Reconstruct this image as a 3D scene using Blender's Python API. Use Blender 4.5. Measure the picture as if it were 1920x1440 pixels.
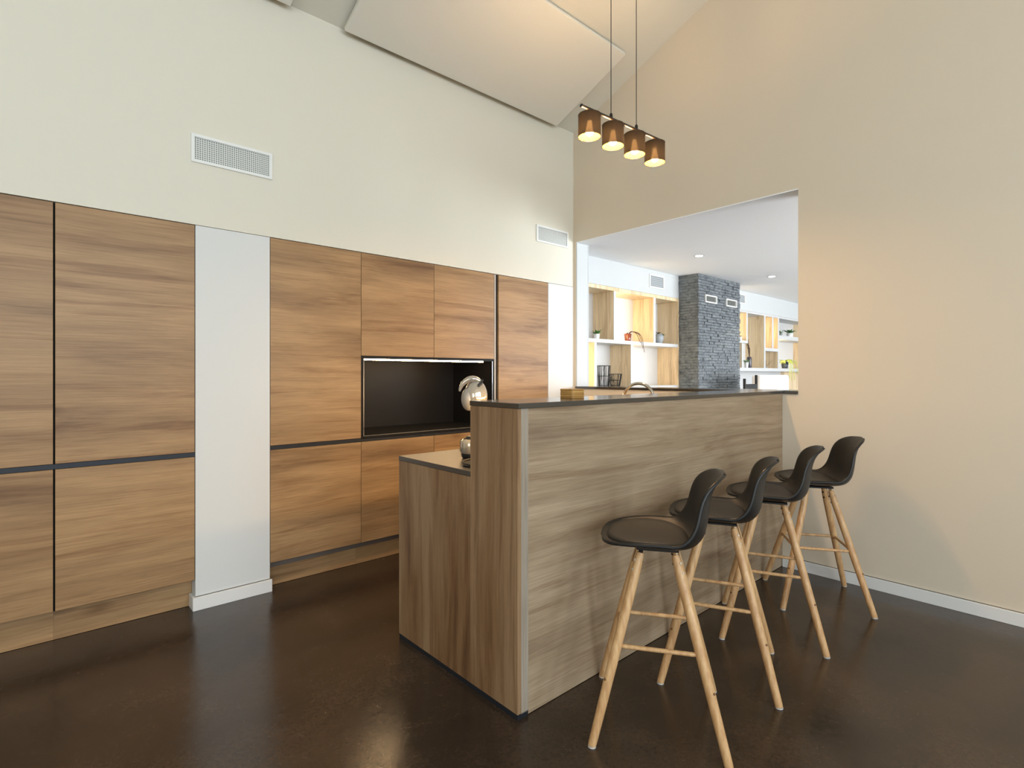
import bpy, bmesh, math, random
from mathutils import Vector, Matrix

# ---------------------------------------------------------------- camera, world, light, exposure
for o in list(bpy.data.objects):
    bpy.data.objects.remove(o, do_unlink=True)
SC = bpy.context.scene
COL = SC.collection
cam_d = bpy.data.cameras.new('camera'); cam = bpy.data.objects.new('camera', cam_d); COL.objects.link(cam)
cam.location = (0, 0, 1.3)
cam.rotation_euler = (math.pi / 2, 0, -math.atan2(.6686, .7436))
cam_d.sensor_width = 36; cam_d.lens = 36 * 1007 / 1920
cam_d.shift_y = -17 / 1920
cam_d.clip_start = .05
SC.camera = cam

def lin(r, g, b):
    f = lambda c: (c / 255 / 12.92) if c / 255 <= .04045 else ((c / 255 + .055) / 1.055) ** 2.4
    return (f(r), f(g), f(b), 1)

W = bpy.data.worlds.new('sky'); SC.world = W; W.use_nodes = True
wn = W.node_tree.nodes; wl = W.node_tree.links
sky = wn.new('ShaderNodeTexSky'); sky.sky_type = 'HOSEK_WILKIE'; sky.turbidity = 5
sky.sun_direction = (-.3, -.5, .8)
wl.new(sky.outputs[0], wn['Background'].inputs[0]); wn['Background'].inputs[1].default_value = 1.0

def area(name, loc, target, sx, sy, power, col, spread=180):
    d = bpy.data.lights.new(name, 'AREA'); d.shape = 'RECTANGLE'; d.size = sx; d.size_y = sy
    d.energy = power; d.color = col[:3]; d.spread = math.radians(spread)
    o = bpy.data.objects.new(name, d); COL.objects.link(o); o.location = loc
    v = Vector(target) - Vector(loc); o.rotation_euler = v.to_track_quat('-Z', 'Y').to_euler()
    return o
def point(name, loc, power, col, r=.03):
    d = bpy.data.lights.new(name, 'POINT'); d.energy = power; d.color = col[:3]; d.shadow_soft_size = r
    o = bpy.data.objects.new(name, d); COL.objects.link(o); o.location = loc
    return o
WARM = (1.0, .60, .25)
WARM2 = (1.0, .74, .40)
DAY = (.80, .91, 1.0)
# daylight coming in at the tall windows of the kitchen's rear wall and of the living room
for i in range(5):
    area('window_light', (-2.9 + 1.3 * i, -3.40, 2.15), (-2.9 + 1.3 * i, 3, 2.15), .8, 2.1, 46, DAY)
for i in range(4):
    area('living_window_light', (4.9 + 1.5 * i, -3.40, 1.35), (4.9 + 1.5 * i, 3, 2.6), 1.2, 2.1, 132, (.90, .95, 1.0))
# unseen warm fill lamp before the far left wall, which has no window
area('left_fill_light', (-4.35, -1.2, 1.7), (3, .6, 1.5), 2.4, 2.0, 44, (1.0, .93, .84))
SC.view_settings.view_transform = 'Standard'
SC.view_settings.look = 'None'
SC.view_settings.exposure = 0.34
SC.view_settings.gamma = 1.0
SC.view_settings.use_curve_mapping = False

# ---------------------------------------------------------------- materials
def mat(name, col, rough=.5, metal=0, spec=.5, coat=0):
    m = bpy.data.materials.new(name); m.use_nodes = True
    b = m.node_tree.nodes['Principled BSDF']
    b.inputs['Base Color'].default_value = col; b.inputs['Roughness'].default_value = rough
    b.inputs['Metallic'].default_value = metal; b.inputs['Specular IOR Level'].default_value = spec
    b.inputs['Coat Weight'].default_value = coat
    return m
def nd(m): return m.node_tree.nodes, m.node_tree.links, m.node_tree.nodes['Principled BSDF']
def ramp(n, stops):
    r = n.new('ShaderNodeValToRGB'); e = r.color_ramp.elements
    e[0].position, e[0].color = stops[0]; e[1].position, e[1].color = stops[-1]
    for p, c in stops[1:-1]:
        x = e.new(p); x.color = c
    return r
def noise(n, l, vec, scale, detail=4, rough=.5, dist=0):
    t = n.new('ShaderNodeTexNoise'); t.inputs['Scale'].default_value = scale
    t.inputs['Detail'].default_value = detail; t.inputs['Roughness'].default_value = rough
    t.inputs['Distortion'].default_value = dist
    l.new(vec, t.inputs['Vector']); return t
def mapping(n, l, src, scale, loc=(0, 0, 0)):
    m = n.new('ShaderNodeMapping'); m.inputs['Scale'].default_value = scale; m.inputs['Location'].default_value = loc
    l.new(src, m.inputs['Vector']); return m.outputs[0]
def bump(n, l, b, h, strength, dist=.01):
    u = n.new('ShaderNodeBump'); u.inputs['Strength'].default_value = strength; u.inputs['Distance'].default_value = dist
    l.new(h, u.inputs['Height']); l.new(u.outputs[0], b.inputs['Normal'])
def mixc(n, l, fac, a, b, mode='MIX'):
    m = n.new('ShaderNodeMix'); m.data_type = 'RGBA'; m.blend_type = mode
    if isinstance(fac, float): m.inputs[0].default_value = fac
    else: l.new(fac, m.inputs[0])
    for i, v in ((6, a), (7, b)):
        if isinstance(v, tuple): m.inputs[i].default_value = v
        else: l.new(v, m.inputs[i])
    return m.outputs[2]

def laminate(name, axis, light, mid, dark, seed=0, rough=.42):
    """wood-print laminate, grain along axis ('x','y' or 'z'), jumped at random from board to board"""
    m = mat(name, mid, rough, spec=.35); n, l, b = nd(m)
    geo = n.new('ShaderNodeNewGeometry'); inf = n.new('ShaderNodeObjectInfo')
    mul = n.new('ShaderNodeVectorMath'); mul.operation = 'SCALE'; mul.inputs[0].default_value = (7.3, 11.1, 17.7)
    l.new(inf.outputs['Random'], mul.inputs['Scale'])
    add = n.new('ShaderNodeVectorMath'); l.new(geo.outputs['Position'], add.inputs[0]); l.new(mul.outputs[0], add.inputs[1])
    a, s = (.30, 1.0)
    def stretch(k, loc=(0, 0, 0)):
        sc = [1, 1, 1]; sc['xyz'.index(axis)] = k
        return mapping(n, l, add.outputs[0], tuple(sc), tuple(x + seed for x in loc))
    # slow warp so the bands wander
    warp = noise(n, l, stretch(.5), 1.6, 2)
    wv = n.new('ShaderNodeVectorMath'); wv.operation = 'MULTIPLY_ADD'
    l.new(warp.outputs['Color'], wv.inputs[0]); wv.inputs[1].default_value = (.16, .16, .16); l.new(stretch(.13), wv.inputs[2])
    broad = noise(n, l, wv.outputs[0], 6.0, 6, .6)
    r1 = ramp(n, [(.26, dark), (.42, mid), (.60, light), (.8, light)]); l.new(broad.outputs[0], r1.inputs[0])
    w2 = n.new('ShaderNodeVectorMath'); w2.operation = 'MULTIPLY_ADD'
    l.new(warp.outputs['Color'], w2.inputs[0]); w2.inputs[1].default_value = (.10, .10, .10); l.new(stretch(.045, (3, 5, 1)), w2.inputs[2])
    streak = noise(n, l, w2.outputs[0], 19, 5, .62)
    r2 = ramp(n, [(.52, (1, 1, 1, 1)), (.585, (.84, .79, .76, 1)), (.66, (.64, .56, .51, 1))]); l.new(streak.outputs[0], r2.inputs[0])
    c = mixc(n, l, .74, r1.outputs[0], r2.outputs[0], 'MULTIPLY')
    fib = noise(n, l, stretch(.02, (9, 2, 4)), 190, 3, .7)
    r3 = ramp(n, [(.34, (.80, .78, .76, 1)), (.62, (1.08, 1.08, 1.08, 1))]); l.new(fib.outputs[0], r3.inputs[0])
    c = mixc(n, l, .8, c, r3.outputs[0], 'MULTIPLY')
    vo = n.new('ShaderNodeTexVoronoi'); vo.inputs['Scale'].default_value = 2.6
    l.new(stretch(.45, (2, 7, 3)), vo.inputs['Vector'])
    r4 = ramp(n, [(.0, (.34, .26, .21, 1)), (.03, (.5, .42, .36, 1)), (.10, (1, 1, 1, 1))]); l.new(vo.outputs['Distance'], r4.inputs[0])
    c = mixc(n, l, .75, c, r4.outputs[0], 'MULTIPLY')
    l.new(c, b.inputs['Base Color'])
    bump(n, l, b, fib.outputs[0], .10, .002)
    return m

def plaster(name, col, rough=.75, bs=.06):
    m = mat(name, col, rough, spec=.25); n, l, b = nd(m)
    geo = n.new('ShaderNodeNewGeometry')
    t = noise(n, l, geo.outputs['Position'], 55, 4, .6); bump(n, l, b, t.outputs[0], bs, .003)
    return m

M = {}
M['wall'] = plaster('warm_white_paint', lin(222, 217, 202))
M['wall_gable'] = plaster('cream_paint', lin(214, 201, 181))
M['pillar_white'] = plaster('white_lacquered_panel', lin(214, 215, 213), .5, .02)
M['ceiling'] = plaster('ceiling_paint', lin(216, 212, 198))
M['panel'] = plaster('white_heating_panel', lin(224, 220, 208), .5, .02)
M['white'] = plaster('living_white_paint', lin(196, 199, 199))
M['white_ceiling'] = plaster('living_ceiling_paint', lin(246, 248, 250))
M['skirt'] = mat('white_baseboard_paint', lin(226, 225, 222), .4)
M['groove'] = mat('dark_joint', lin(60, 48, 40), .7)
LAM = [lin(171, 137, 97), lin(150, 118, 82), lin(116, 87, 61)]
M['lam_h'] = laminate('oak_laminate_horizontal', 'x', *LAM)
M['lam_front'] = laminate('greyed_oak_laminate', 'x', lin(173, 152, 126), lin(156, 135, 109), lin(130, 110, 89), 4.7)
M['lam_v'] = laminate('oak_laminate_vertical', 'z', lin(150, 121, 90), lin(128, 96, 66), lin(86, 59, 40), 2.2)
M['lam_edge'] = laminate('grey_edge_band', 'z', lin(162, 150, 134), lin(148, 136, 120), lin(128, 116, 102), 8.1)
M['black'] = mat('black_laminate', lin(30, 30, 32), .45)
M['alu'] = mat('anthracite_profile', lin(38, 41, 47), .4, .3)
M['gap_strip'] = mat('painted_gap_shade', lin(104, 93, 84), .5)  # shade of the gap below the doors, put into a flat grey
M['alu_light'] = mat('satin_aluminium', lin(190, 192, 196), .3, .9)
M['dark_in'] = mat('cabinet_shadow_gap', lin(16, 14, 13), .8)
M['niche'] = mat('black_niche_lining', lin(13, 13, 14), .5, spec=.25)
M['edge_grey'] = mat('grey_cabinet_edge', lin(168, 160, 150), .5)
M['chrome'] = mat('polished_chrome', lin(225, 222, 216), .07, 1)
M['nickel'] = mat('brushed_nickel', lin(200, 194, 184), .2, 1)
M['brass'] = mat('antique_brass', lin(150, 115, 60), .3, 1)
M['blackmetal'] = mat('black_metal', lin(28, 26, 25), .4, .3)
M['shell'] = mat('black_polypropylene', lin(23, 22, 22), .45, spec=.45)
M['cushion'] = mat('black_leatherette', lin(35, 32, 28), .5)
M['rubber'] = mat('pale_rubber', lin(190, 185, 178), .6)
M['grille'] = mat('white_powder_coat', lin(212, 214, 210), .45)
M['grille_grey'] = mat('grey_grille', lin(168, 174, 178), .5)
M['vent_frame'] = mat('white_vent_frame', lin(232, 233, 230), .4)
M['vent_dark'] = mat('vent_box', lin(96, 98, 94), .7)
M['bamboo'] = laminate('bamboo', 'x', lin(205, 165, 100), lin(188, 146, 84), lin(160, 118, 62), 1.1)
M['bamboo_dark'] = laminate('toasted_bamboo', 'x', lin(188, 146, 84), lin(172, 130, 70), lin(140, 100, 52), 3.1)
M['oak'] = laminate('light_oak', 'z', lin(236, 214, 178), lin(226, 202, 163), lin(208, 182, 144), 6.3)
M['shelf_white'] = mat('white_shelf_lacquer', lin(202, 202, 201), .4)
M['pot_white'] = mat('white_ceramic', lin(228, 230, 228), .3)
M['pot_grey'] = mat('grey_ceramic', lin(150, 156, 160), .4)
M['pot_dark'] = mat('dark_blue_ceramic', lin(52, 62, 74), .3)
M['terracotta'] = mat('glazed_terracotta', lin(112, 50, 26), .2, coat=.6)
M['leaf'] = mat('green_leaf', lin(70, 120, 52), .5)
M['leaf_pale'] = mat('pale_green_leaf', lin(128, 160, 120), .5)
M['leaf_lime'] = mat('lime_leaf', lin(190, 205, 90), .5)
M['twig'] = mat('brown_twig', lin(74, 48, 34), .7)
M['dry'] = mat('dry_stem', lin(120, 86, 54), .7)
M['fabric_white'] = mat('white_upholstery', lin(236, 234, 230), .8)
M['vase'] = mat('dark_vase', lin(70, 66, 74), .25)
M['coffee_grey'] = mat('pearl_grey_plastic', lin(176, 168, 156), .10, .55, coat=1)
M['coffee_face'] = mat('satin_grey_disc', lin(150, 145, 138), .4, .3)

def leg_wood():
    m = mat('beech_legs', lin(202, 160, 112), .38, spec=.4); n, l, b = nd(m)
    tc = n.new('ShaderNodeTexCoord'); inf = n.new('ShaderNodeObjectInfo')
    v = mapping(n, l, tc.outputs['Object'], (1, 1, .06))
    t = noise(n, l, v, 60, 4, .6); r = ramp(n, [(.3, lin(184, 138, 92)), (.65, lin(216, 178, 130))]); l.new(t.outputs[0], r.inputs[0])
    t2 = noise(n, l, tc.outputs['Object'], 5, 2)
    r2 = ramp(n, [(.3, (.86, .80, .74, 1)), (.7, (1, 1, 1, 1))]); l.new(t2.outputs[0], r2.inputs[0])
    l.new(mixc(n, l, .7, r.outputs[0], r2.outputs[0], 'MULTIPLY'), b.inputs['Base Color'])
    return m
M['beech'] = leg_wood()

def floor_mat():
    m = mat('polished_dark_concrete', lin(70, 56, 45), .3, spec=.5); n, l, b = nd(m)
    geo = n.new('ShaderNodeNewGeometry'); P = geo.outputs['Position']
    a = noise(n, l, P, 2.2, 6, .6, .3); r = ramp(n, [(.32, lin(47, 37, 29)), (.55, lin(62, 49, 38)), (.7, lin(72, 58, 45))]); l.new(a.outputs[0], r.inputs[0])
    s = noise(n, l, P, 62, 8, .85, .4); r2 = ramp(n, [(.38, (.55, .53, .51, 1)), (.5, (.97, .97, .97, 1)), (.62, (1.25, 1.24, 1.22, 1))]); l.new(s.outputs[0], r2.inputs[0])
    l.new(mixc(n, l, .75, r.outputs[0], r2.outputs[0], 'MULTIPLY'), b.inputs['Base Color'])
    q = noise(n, l, P, 20, 8, .8, .5)
    rr = n.new('ShaderNodeMapRange'); rr.inputs['From Min'].default_value = .3; rr.inputs['From Max'].default_value = .7
    rr.inputs['To Min'].default_value = .12; rr.inputs['To Max'].default_value = .30
    l.new(q.outputs[0], rr.inputs['Value']); l.new(rr.outputs[0], b.inputs['Roughness'])
    f = noise(n, l, P, 75, 5, .7); bump(n, l, b, f.outputs[0], .13, .002)
    return m
M['floor'] = floor_mat()

def stone_mat():
    m = mat('split_slate', lin(96, 104, 112), .75); n, l, b = nd(m)
    geo = n.new('ShaderNodeNewGeometry'); inf = n.new('ShaderNodeObjectInfo')
    t = noise(n, l, mapping(n, l, geo.outputs['Position'], (1, 1, 1.8)), 16, 5, .65)
    r = ramp(n, [(.30, lin(58, 63, 67)), (.46, lin(98, 104, 108)), (.7, lin(126, 132, 135))]); l.new(t.outputs[0], r.inputs[0])
    r2 = ramp(n, [(0, (.88, .88, .89, 1)), (1, (1.07, 1.07, 1.06, 1))]); l.new(inf.outputs['Random'], r2.inputs[0])
    l.new(mixc(n, l, 1.0, r.outputs[0], r2.outputs[0], 'MULTIPLY'), b.inputs['Base Color'])
    bump(n, l, b, t.outputs[0], .6, .01)
    return m
M['stone'] = stone_mat()

def worktop_mat(name='black_matt_worktop', rough=.36):
    m = mat(name, lin(46, 42, 38), rough, spec=.8); n, l, b = nd(m)
    b.inputs['IOR'].default_value = 1.6
    geo = n.new('ShaderNodeNewGeometry'); t = noise(n, l, geo.outputs['Position'], 160, 3)
    bump(n, l, b, t.outputs[0], .05, .001)
    return m
M['worktop'] = worktop_mat()
M['bartop'] = worktop_mat('black_satin_bar_top', .17)

def emit(name, col, s):
    m = bpy.data.materials.new(name); m.use_nodes = True; n = m.node_tree.nodes; n.clear()
    e = n.new('ShaderNodeEmission'); e.inputs[0].default_value = col; e.inputs[1].default_value = s
    o = n.new('ShaderNodeOutputMaterial'); m.node_tree.links.new(e.outputs[0], o.inputs[0]); return m
M['led'] = emit('warm_led', (1, .66, .34, 1), 95)
M['led_bay'] = emit('warm_led_bay', (1, .70, .36, 1), 5)
M['bulb'] = emit('lamp_bulb', (1, .63, .32, 1), 620)
M['spot'] = emit('downlight_glow', (1, .95, .88, 1), 9)

def shade_mats():
    # woven black outside that lets some of the lamp light through; gold foil inside
    m = bpy.data.materials.new('woven_shade_cloth'); m.use_nodes = True; n, l, b = nd(m)
    b.inputs['Base Color'].default_value = lin(34, 27, 22); b.inputs['Roughness'].default_value = .85; b.inputs['Specular IOR Level'].default_value = .2
    tr = n.new('ShaderNodeBsdfTranslucent'); tr.inputs[0].default_value = (.50, .38, .22, 1)
    geo = n.new('ShaderNodeTexCoord')
    wv = n.new('ShaderNodeTexWave'); wv.inputs['Scale'].default_value = 90; wv.bands_direction = 'Z'
    l.new(geo.outputs['Object'], wv.inputs['Vector'])
    nz = noise(n, l, mapping(n, l, geo.outputs['Object'], (1, 1, .1)), 260, 2)
    ad = n.new('ShaderNodeMath'); ad.operation = 'MULTIPLY'; l.new(wv.outputs['Fac'], ad.inputs[0]); l.new(nz.outputs[0], ad.inputs[1])
    mr = n.new('ShaderNodeMapRange'); mr.inputs['To Min'].default_value = .0003; mr.inputs['To Max'].default_value = .0017
    l.new(ad.outputs[0], mr.inputs['Value'])
    tp = n.new('ShaderNodeBsdfTransparent'); tp.inputs[0].default_value = (.75, .55, .32, 1)
    m1 = n.new('ShaderNodeMixShader'); m1.inputs[0].default_value = .002; l.new(b.outputs[0], m1.inputs[1]); l.new(tr.outputs[0], m1.inputs[2])
    gg = n.new('ShaderNodeNewGeometry'); gold = n.new('ShaderNodeBsdfDiffuse'); gold.inputs[0].default_value = (.12, .066, .014, 1)
    side = n.new('ShaderNodeMixShader'); l.new(gg.outputs['Backfacing'], side.inputs[0]); l.new(m1.outputs[0], side.inputs[1]); l.new(gold.outputs[0], side.inputs[2]); m1 = side
    mx = n.new('ShaderNodeMixShader'); l.new(mr.outputs[0], mx.inputs[0]); l.new(m1.outputs[0], mx.inputs[1]); l.new(tp.outputs[0], mx.inputs[2])
    l.new(mx.outputs[0], n['Material Output'].inputs[0])
    return m
M['shade'] = shade_mats()
M['shade_in'] = mat('gold_foil', lin(235, 180, 80), .45, .3)

def glass_mat():
    m = bpy.data.materials.new('window_glass'); m.use_nodes = True; n, l, b = nd(m)
    t = n.new('ShaderNodeBsdfTransparent'); g = n.new('ShaderNodeBsdfGlossy'); g.inputs['Roughness'].default_value = .02
    mx = n.new('ShaderNodeMixShader'); mx.inputs[0].default_value = .06
    l.new(t.outputs[0], mx.inputs[1]); l.new(g.outputs[0], mx.inputs[2]); l.new(mx.outputs[0], n['Material Output'].inputs[0])
    return m
M['glass'] = glass_mat()

# ---------------------------------------------------------------- mesh helpers
def root_loc(p):
    v = Vector((0, 0, 0))
    while p is not None:
        v = v + Vector(p.location); p = p.parent
    return v
class MB:
    def __init__(s): s.v = []; s.f = []; s.sm = []
    def add(s, v, f, smooth=False):
        k = len(s.v); s.v += [tuple(a) for a in v]; s.f += [tuple(i + k for i in q) for q in f]; s.sm += [smooth] * len(f); return s
    def box(s, x0, x1, y0, y1, z0, z1):
        v = [(x, y, z) for z in (z0, z1) for y in (y0, y1) for x in (x0, x1)]
        return s.add(v, [(0, 2, 3, 1), (4, 5, 7, 6), (0, 1, 5, 4), (2, 6, 7, 3), (0, 4, 6, 2), (1, 3, 7, 5)])
    def hexa(s, v8):
        return s.add(v8, [(0, 2, 3, 1), (4, 5, 7, 6), (0, 1, 5, 4), (2, 6, 7, 3), (0, 4, 6, 2), (1, 3, 7, 5)])
    def prism(s, poly, axis, a0, a1):
        """poly of 2-D points in the other two axes (in xyz order), extruded along axis"""
        def p(q, a):
            return {'x': (a, q[0], q[1]), 'y': (q[0], a, q[1]), 'z': (q[0], q[1], a)}[axis]
        n = len(poly); v = [p(q, a0) for q in poly] + [p(q, a1) for q in poly]
        f = [tuple(range(n)), tuple(range(2 * n - 1, n - 1, -1))] + [(i, i + n, (i + 1) % n + n, (i + 1) % n) for i in range(n)]
        return s.add(v, f)
    def tube(s, pts, r, seg=12, caps=True, closed=False):
        pts = [Vector(p) for p in pts]; n = len(pts)
        rs = r if isinstance(r, (list, tuple)) else [r] * n
        v = []; up = None
        for i, p in enumerate(pts):
            if closed: t = pts[(i + 1) % n] - pts[i - 1]
            else: t = pts[min(i + 1, n - 1)] - pts[max(i - 1, 0)]
            t.normalize()
            if up is None:
                up = Vector((0, 0, 1)) if abs(t.z) < .9 else Vector((1, 0, 0))
            a = t.cross(up); a.normalize(); b = a.cross(t); b.normalize(); up = b
            for k in range(seg):
                an = 2 * math.pi * k / seg
                v.append(p + a * rs[i] * math.cos(an) + b * rs[i] * math.sin(an))
        f = []
        m = n if closed else n - 1
        for i in range(m):
            for k in range(seg):
                j = (i + 1) % n
                f.append((i * seg + k, i * seg + (k + 1) % seg, j * seg + (k + 1) % seg, j * seg + k))
        s.add(v, f, True)
        if caps and not closed:
            s.add([v[k] for k in range(seg)], [tuple(range(seg - 1, -1, -1))]); s.add([v[(n - 1) * seg + k] for k in range(seg)], [tuple(range(seg))])
        return s
    def lathe(s, prof, c=(0, 0, 0), seg=24, smooth=True, cap=True):
        v = []; f = []
        for r, z in prof:
            for k in range(seg):
                a = 2 * math.pi * k / seg; v.append((c[0] + r * math.cos(a), c[1] + r * math.sin(a), c[2] + z))
        for i in range(len(prof) - 1):
            for k in range(seg):
                f.append((i * seg + k, i * seg + (k + 1) % seg, (i + 1) * seg + (k + 1) % seg, (i + 1) * seg + k))
        s.add(v, f, smooth)
        if cap:
            s.add(v[:seg], [tuple(range(seg - 1, -1, -1))]); s.add(v[-seg:], [tuple(range(seg))])
        return s
    def xform(s, mtx, start=0):
        s.v = s.v[:start] + [tuple(mtx @ Vector(p)) for p in s.v[start:]]; return s
    def build(s, name, m, parent=None, bevel=0, seg=2, world=True, weld=False):
        off = root_loc(parent) if (parent is not None and world) else Vector((0, 0, 0))
        me = bpy.data.meshes.new(name); me.from_pydata([tuple(Vector(p) - off) for p in s.v], [], s.f)
        me.polygons.foreach_set('use_smooth', s.sm); me.materials.append(m if not isinstance(m, str) else M[m])
        bm = bmesh.new(); bm.from_mesh(me)
        if weld: bmesh.ops.remove_doubles(bm, verts=bm.verts, dist=1e-5)
        bmesh.ops.recalc_face_normals(bm, faces=bm.faces); bm.to_mesh(me); bm.free()
        o = bpy.data.objects.new(name, me); COL.objects.link(o)
        if parent is not None: o.parent = parent
        if bevel:
            b = o.modifiers.new('bevel', 'BEVEL'); b.width = bevel; b.segments = seg; b.limit_method = 'ANGLE'; b.angle_limit = math.radians(40)
        return o
def tag(o, label=None, cat=None, group=None, kind=None):
    if label: o['label'] = label
    if cat: o['category'] = cat
    if group: o['group'] = group
    if kind: o['kind'] = kind
    return o
def thing(name, loc, label, cat, group=None, rz=0):
    o = bpy.data.objects.new(name, None); COL.objects.link(o); o.location = loc; o.rotation_euler = (0, 0, rz)
    o.empty_display_size = .1
    return tag(o, label, cat, group)
def copy_tree(o, parent=None):
    c = o.copy(); COL.objects.link(c); c.parent = parent
    for ch in list(o.children): copy_tree(ch, c)
    return c
def B(x0, x1, y0, y1, z0, z1): return MB().box(x0, x1, y0, y1, z0, z1)

# ---------------------------------------------------------------- setting
XW = 3.815; XO = 3.975; YW = 3.375; SL = .412; Z0 = 3.577
def cz(y): return Z0 + SL * (YW - y) if y >= 0 else Z0 + SL * YW + .412 * y
tag(B(-4.6, 12.2, -3.7, 4.15, -.12, 0).build('floor', 'floor'), 'dark brown polished concrete floor running under the whole house', 'floor', kind='structure')
w = MB()
w.box(-4.6, XW, YW, 3.50, 2.1305, 3.75)               # above the cupboards
w.box(-4.6, -.503, YW, 3.95, 0, 2.1305)
w.box(-.503, XW, 3.985, 4.12, 0, 2.1305)              # behind the cupboards
w.box(3.4725, XW, YW + .02, 3.985, 0, 2.1275)
w.box(-.503, XW, 3.50, 3.985, 2.150, 2.17)
tag(w.build('wall_left', 'wall'), 'off-white wall above and between the wooden cupboards', 'wall', kind='structure')
tag(B(.6830, 1.0765, YW - .001, 3.98, 0, 2.1275).build('trim_1', 'pillar_white', bevel=.001, seg=1), 'flat white wall panel standing between the two cupboard blocks', 'wall panel', kind='structure')
tag(B(3.4725, XW - .001, YW - .001, YW + .0195, 0, 2.1275).build('trim_5', 'pillar_white', bevel=.001, seg=1), 'narrow white wall panel between the larder cupboard and the corner', 'wall panel', kind='structure')
g = MB()
g.prism([(-3.5, 0), (1.388, 0), (1.388, cz(1.388) + .1), (0, cz(0) + .1), (-3.5, cz(-3.5) + .1)], 'x', XW, XO)
g.prism([(1.388, 2.545), (3.345, 2.545), (3.345, cz(3.345) + .1), (1.388, cz(1.388) + .1)], 'x', XW, XO)
g.box(XW, XO, 1.388, 3.345, 0, 1.171)
g.prism([(3.345, 0), (4.0, 0), (4.0, 3.4), (3.6, 3.6), (3.345, cz(3.345) + .1)], 'x', XW, XO)
tag(g.build('wall_right', 'wall_gable', weld=False), 'tall cream gable wall with a pass-through opening above the bar', 'wall', kind='structure')
# thin white lining of the opening reveal on the living-room side
tag(B(XW + .002, XO + .002, 3.335, 3.345, 1.193, 2.545).build('trim_2', 'white'), 'white reveal lining at the left of the pass-through', 'trim', kind='structure')
tag(B(XO, XO + .012, 3.335, 3.95, 0, 2.545).build('wall_living_left', 'white'), 'white living room face of the gable wall', 'wall', kind='structure')
c = MB()
c.prism([(-3.6, cz(-3.5) - .04), (0, cz(0)), (3.55, cz(3.55)), (3.55, cz(3.55) + .2), (0, cz(0) + .25), (-3.6, cz(-3.5) + .2)], 'x', -4.6, XW)
tag(c.build('ceiling', 'ceiling'), 'sloping off-white kitchen ceiling', 'ceiling', kind='structure')
# rear and far side of the kitchen with five tall windows
def windowed_wall(name, x0, x1, top, wins, z0, z1, mt, n0, label):
    b = MB(); x = x0
    for a, c_ in wins:
        b.box(x, a, -3.6, -3.5, 0, top); b.box(a, c_, -3.6, -3.5, 0, z0); b.box(a, c_, -3.6, -3.5, z1, top); x = c_
    b.box(x, x1, -3.6, -3.5, 0, top)
    tag(b.build(name, mt), label, 'wall', kind='structure')
    for i, (a, c_) in enumerate(wins):
        f = MB()
        f.box(a, a + .05, -3.57, -3.51, z0, z1); f.box(c_ - .05, c_, -3.57, -3.51, z0, z1)
        f.box(a + .05, c_ - .05, -3.57, -3.51, z0, z0 + .05); f.box(a + .05, c_ - .05, -3.57, -3.51, z1 - .05, z1)
        fr = tag(f.build('window_%d' % (n0 + i), 'blackmetal'), 'black framed tall window in the rear wall', 'window', kind='structure')
        B(a + .05, c_ - .05, -3.545, -3.54, z0 + .05, z1 - .05).build('pane', 'glass', fr)
windowed_wall('wall_back', -4.6, XO, 3.75, [(-3.35 + 1.3 * i, -2.45 + 1.3 * i) for i in range(5)], .95, 3.3, 'wall', 1, 'off-white rear wall with tall windows behind the viewer')
tag(B(-4.7, -4.6, -3.6, 3.5, 0, 5.2).build('wall_far_left', 'wall'), 'off-white wall at the dining end of the kitchen', 'wall', kind='structure')
# living room shell
tag(B(XO, 12.1, -3.5, 4.1, 2.545, 2.68).build('ceiling_living', 'white_ceiling'), 'flat white living room ceiling seen through the pass-through', 'ceiling', kind='structure')
tag(B(XW + .001, XO, 1.388, 3.345, 2.538, 2.545).build('trim_3', 'white_ceiling'), 'white underside of the pass-through lintel', 'trim', kind='structure')
w = MB(); w.box(XO + .012, 12.1, 3.63, 3.98, 2.262, 2.545); w.box(XO, 12.1, 3.98, 4.1, 0, 2.545)
w.box(XO + .012, 4.03, 3.63, 3.98, 0, 2.262); w.box(6.115, 7.19, 3.63, 3.98, 0, 2.262); w.box(11.2, 12.1, 3.63, 3.98, 0, 2.262)
tag(w.build('wall_living_back', 'white'), 'white living room wall above the built-in bookcases', 'wall', kind='structure')
windowed_wall('wall_living_rear', XO, 12.1, 2.545, [(4.25 + 1.5 * i, 5.55 + 1.5 * i) for i in range(5)], .2, 2.45, 'white', 6, 'white living room wall with large windows')
tag(B(12.1, 12.2, -3.6, 4.1, 0, 2.545).build('wall_living_far', 'white'), 'white end wall of the living room', 'wall', kind='structure')
# baseboards with the thin dark joint above them
def skirting(name, b_, groove, label):
    o = tag(b_.build(name, 'skirt', bevel=.0015, seg=1), label, 'baseboard', kind='structure')
    groove.build('joint', 'groove', o)
s = B(3.800, XW, -3.5, 1.484, 0, .069)
skirting('baseboard_right', s, B(3.8135, XW, -3.5, 1.484, .069, .0722), 'white baseboard along the cream gable wall')
s = MB().box(.668, 1.086, 3.360, YW, 0, .073).box(.668, .683, YW, 3.459, 0, .073)
skirting('baseboard_left', s, MB().box(.6820, 1.0765, 3.3725, YW, .073, .0762), 'white baseboard wrapped round the white wall panel')
# metal / shadow joint line in the corner of left wall and gable
tag(B(3.808, XW, YW - .004, YW, 1.0, cz(YW) - .01).build('trim_4', 'wall_gable'), 'thin sealing strip in the corner of the kitchen', 'trim', kind='structure')

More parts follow.
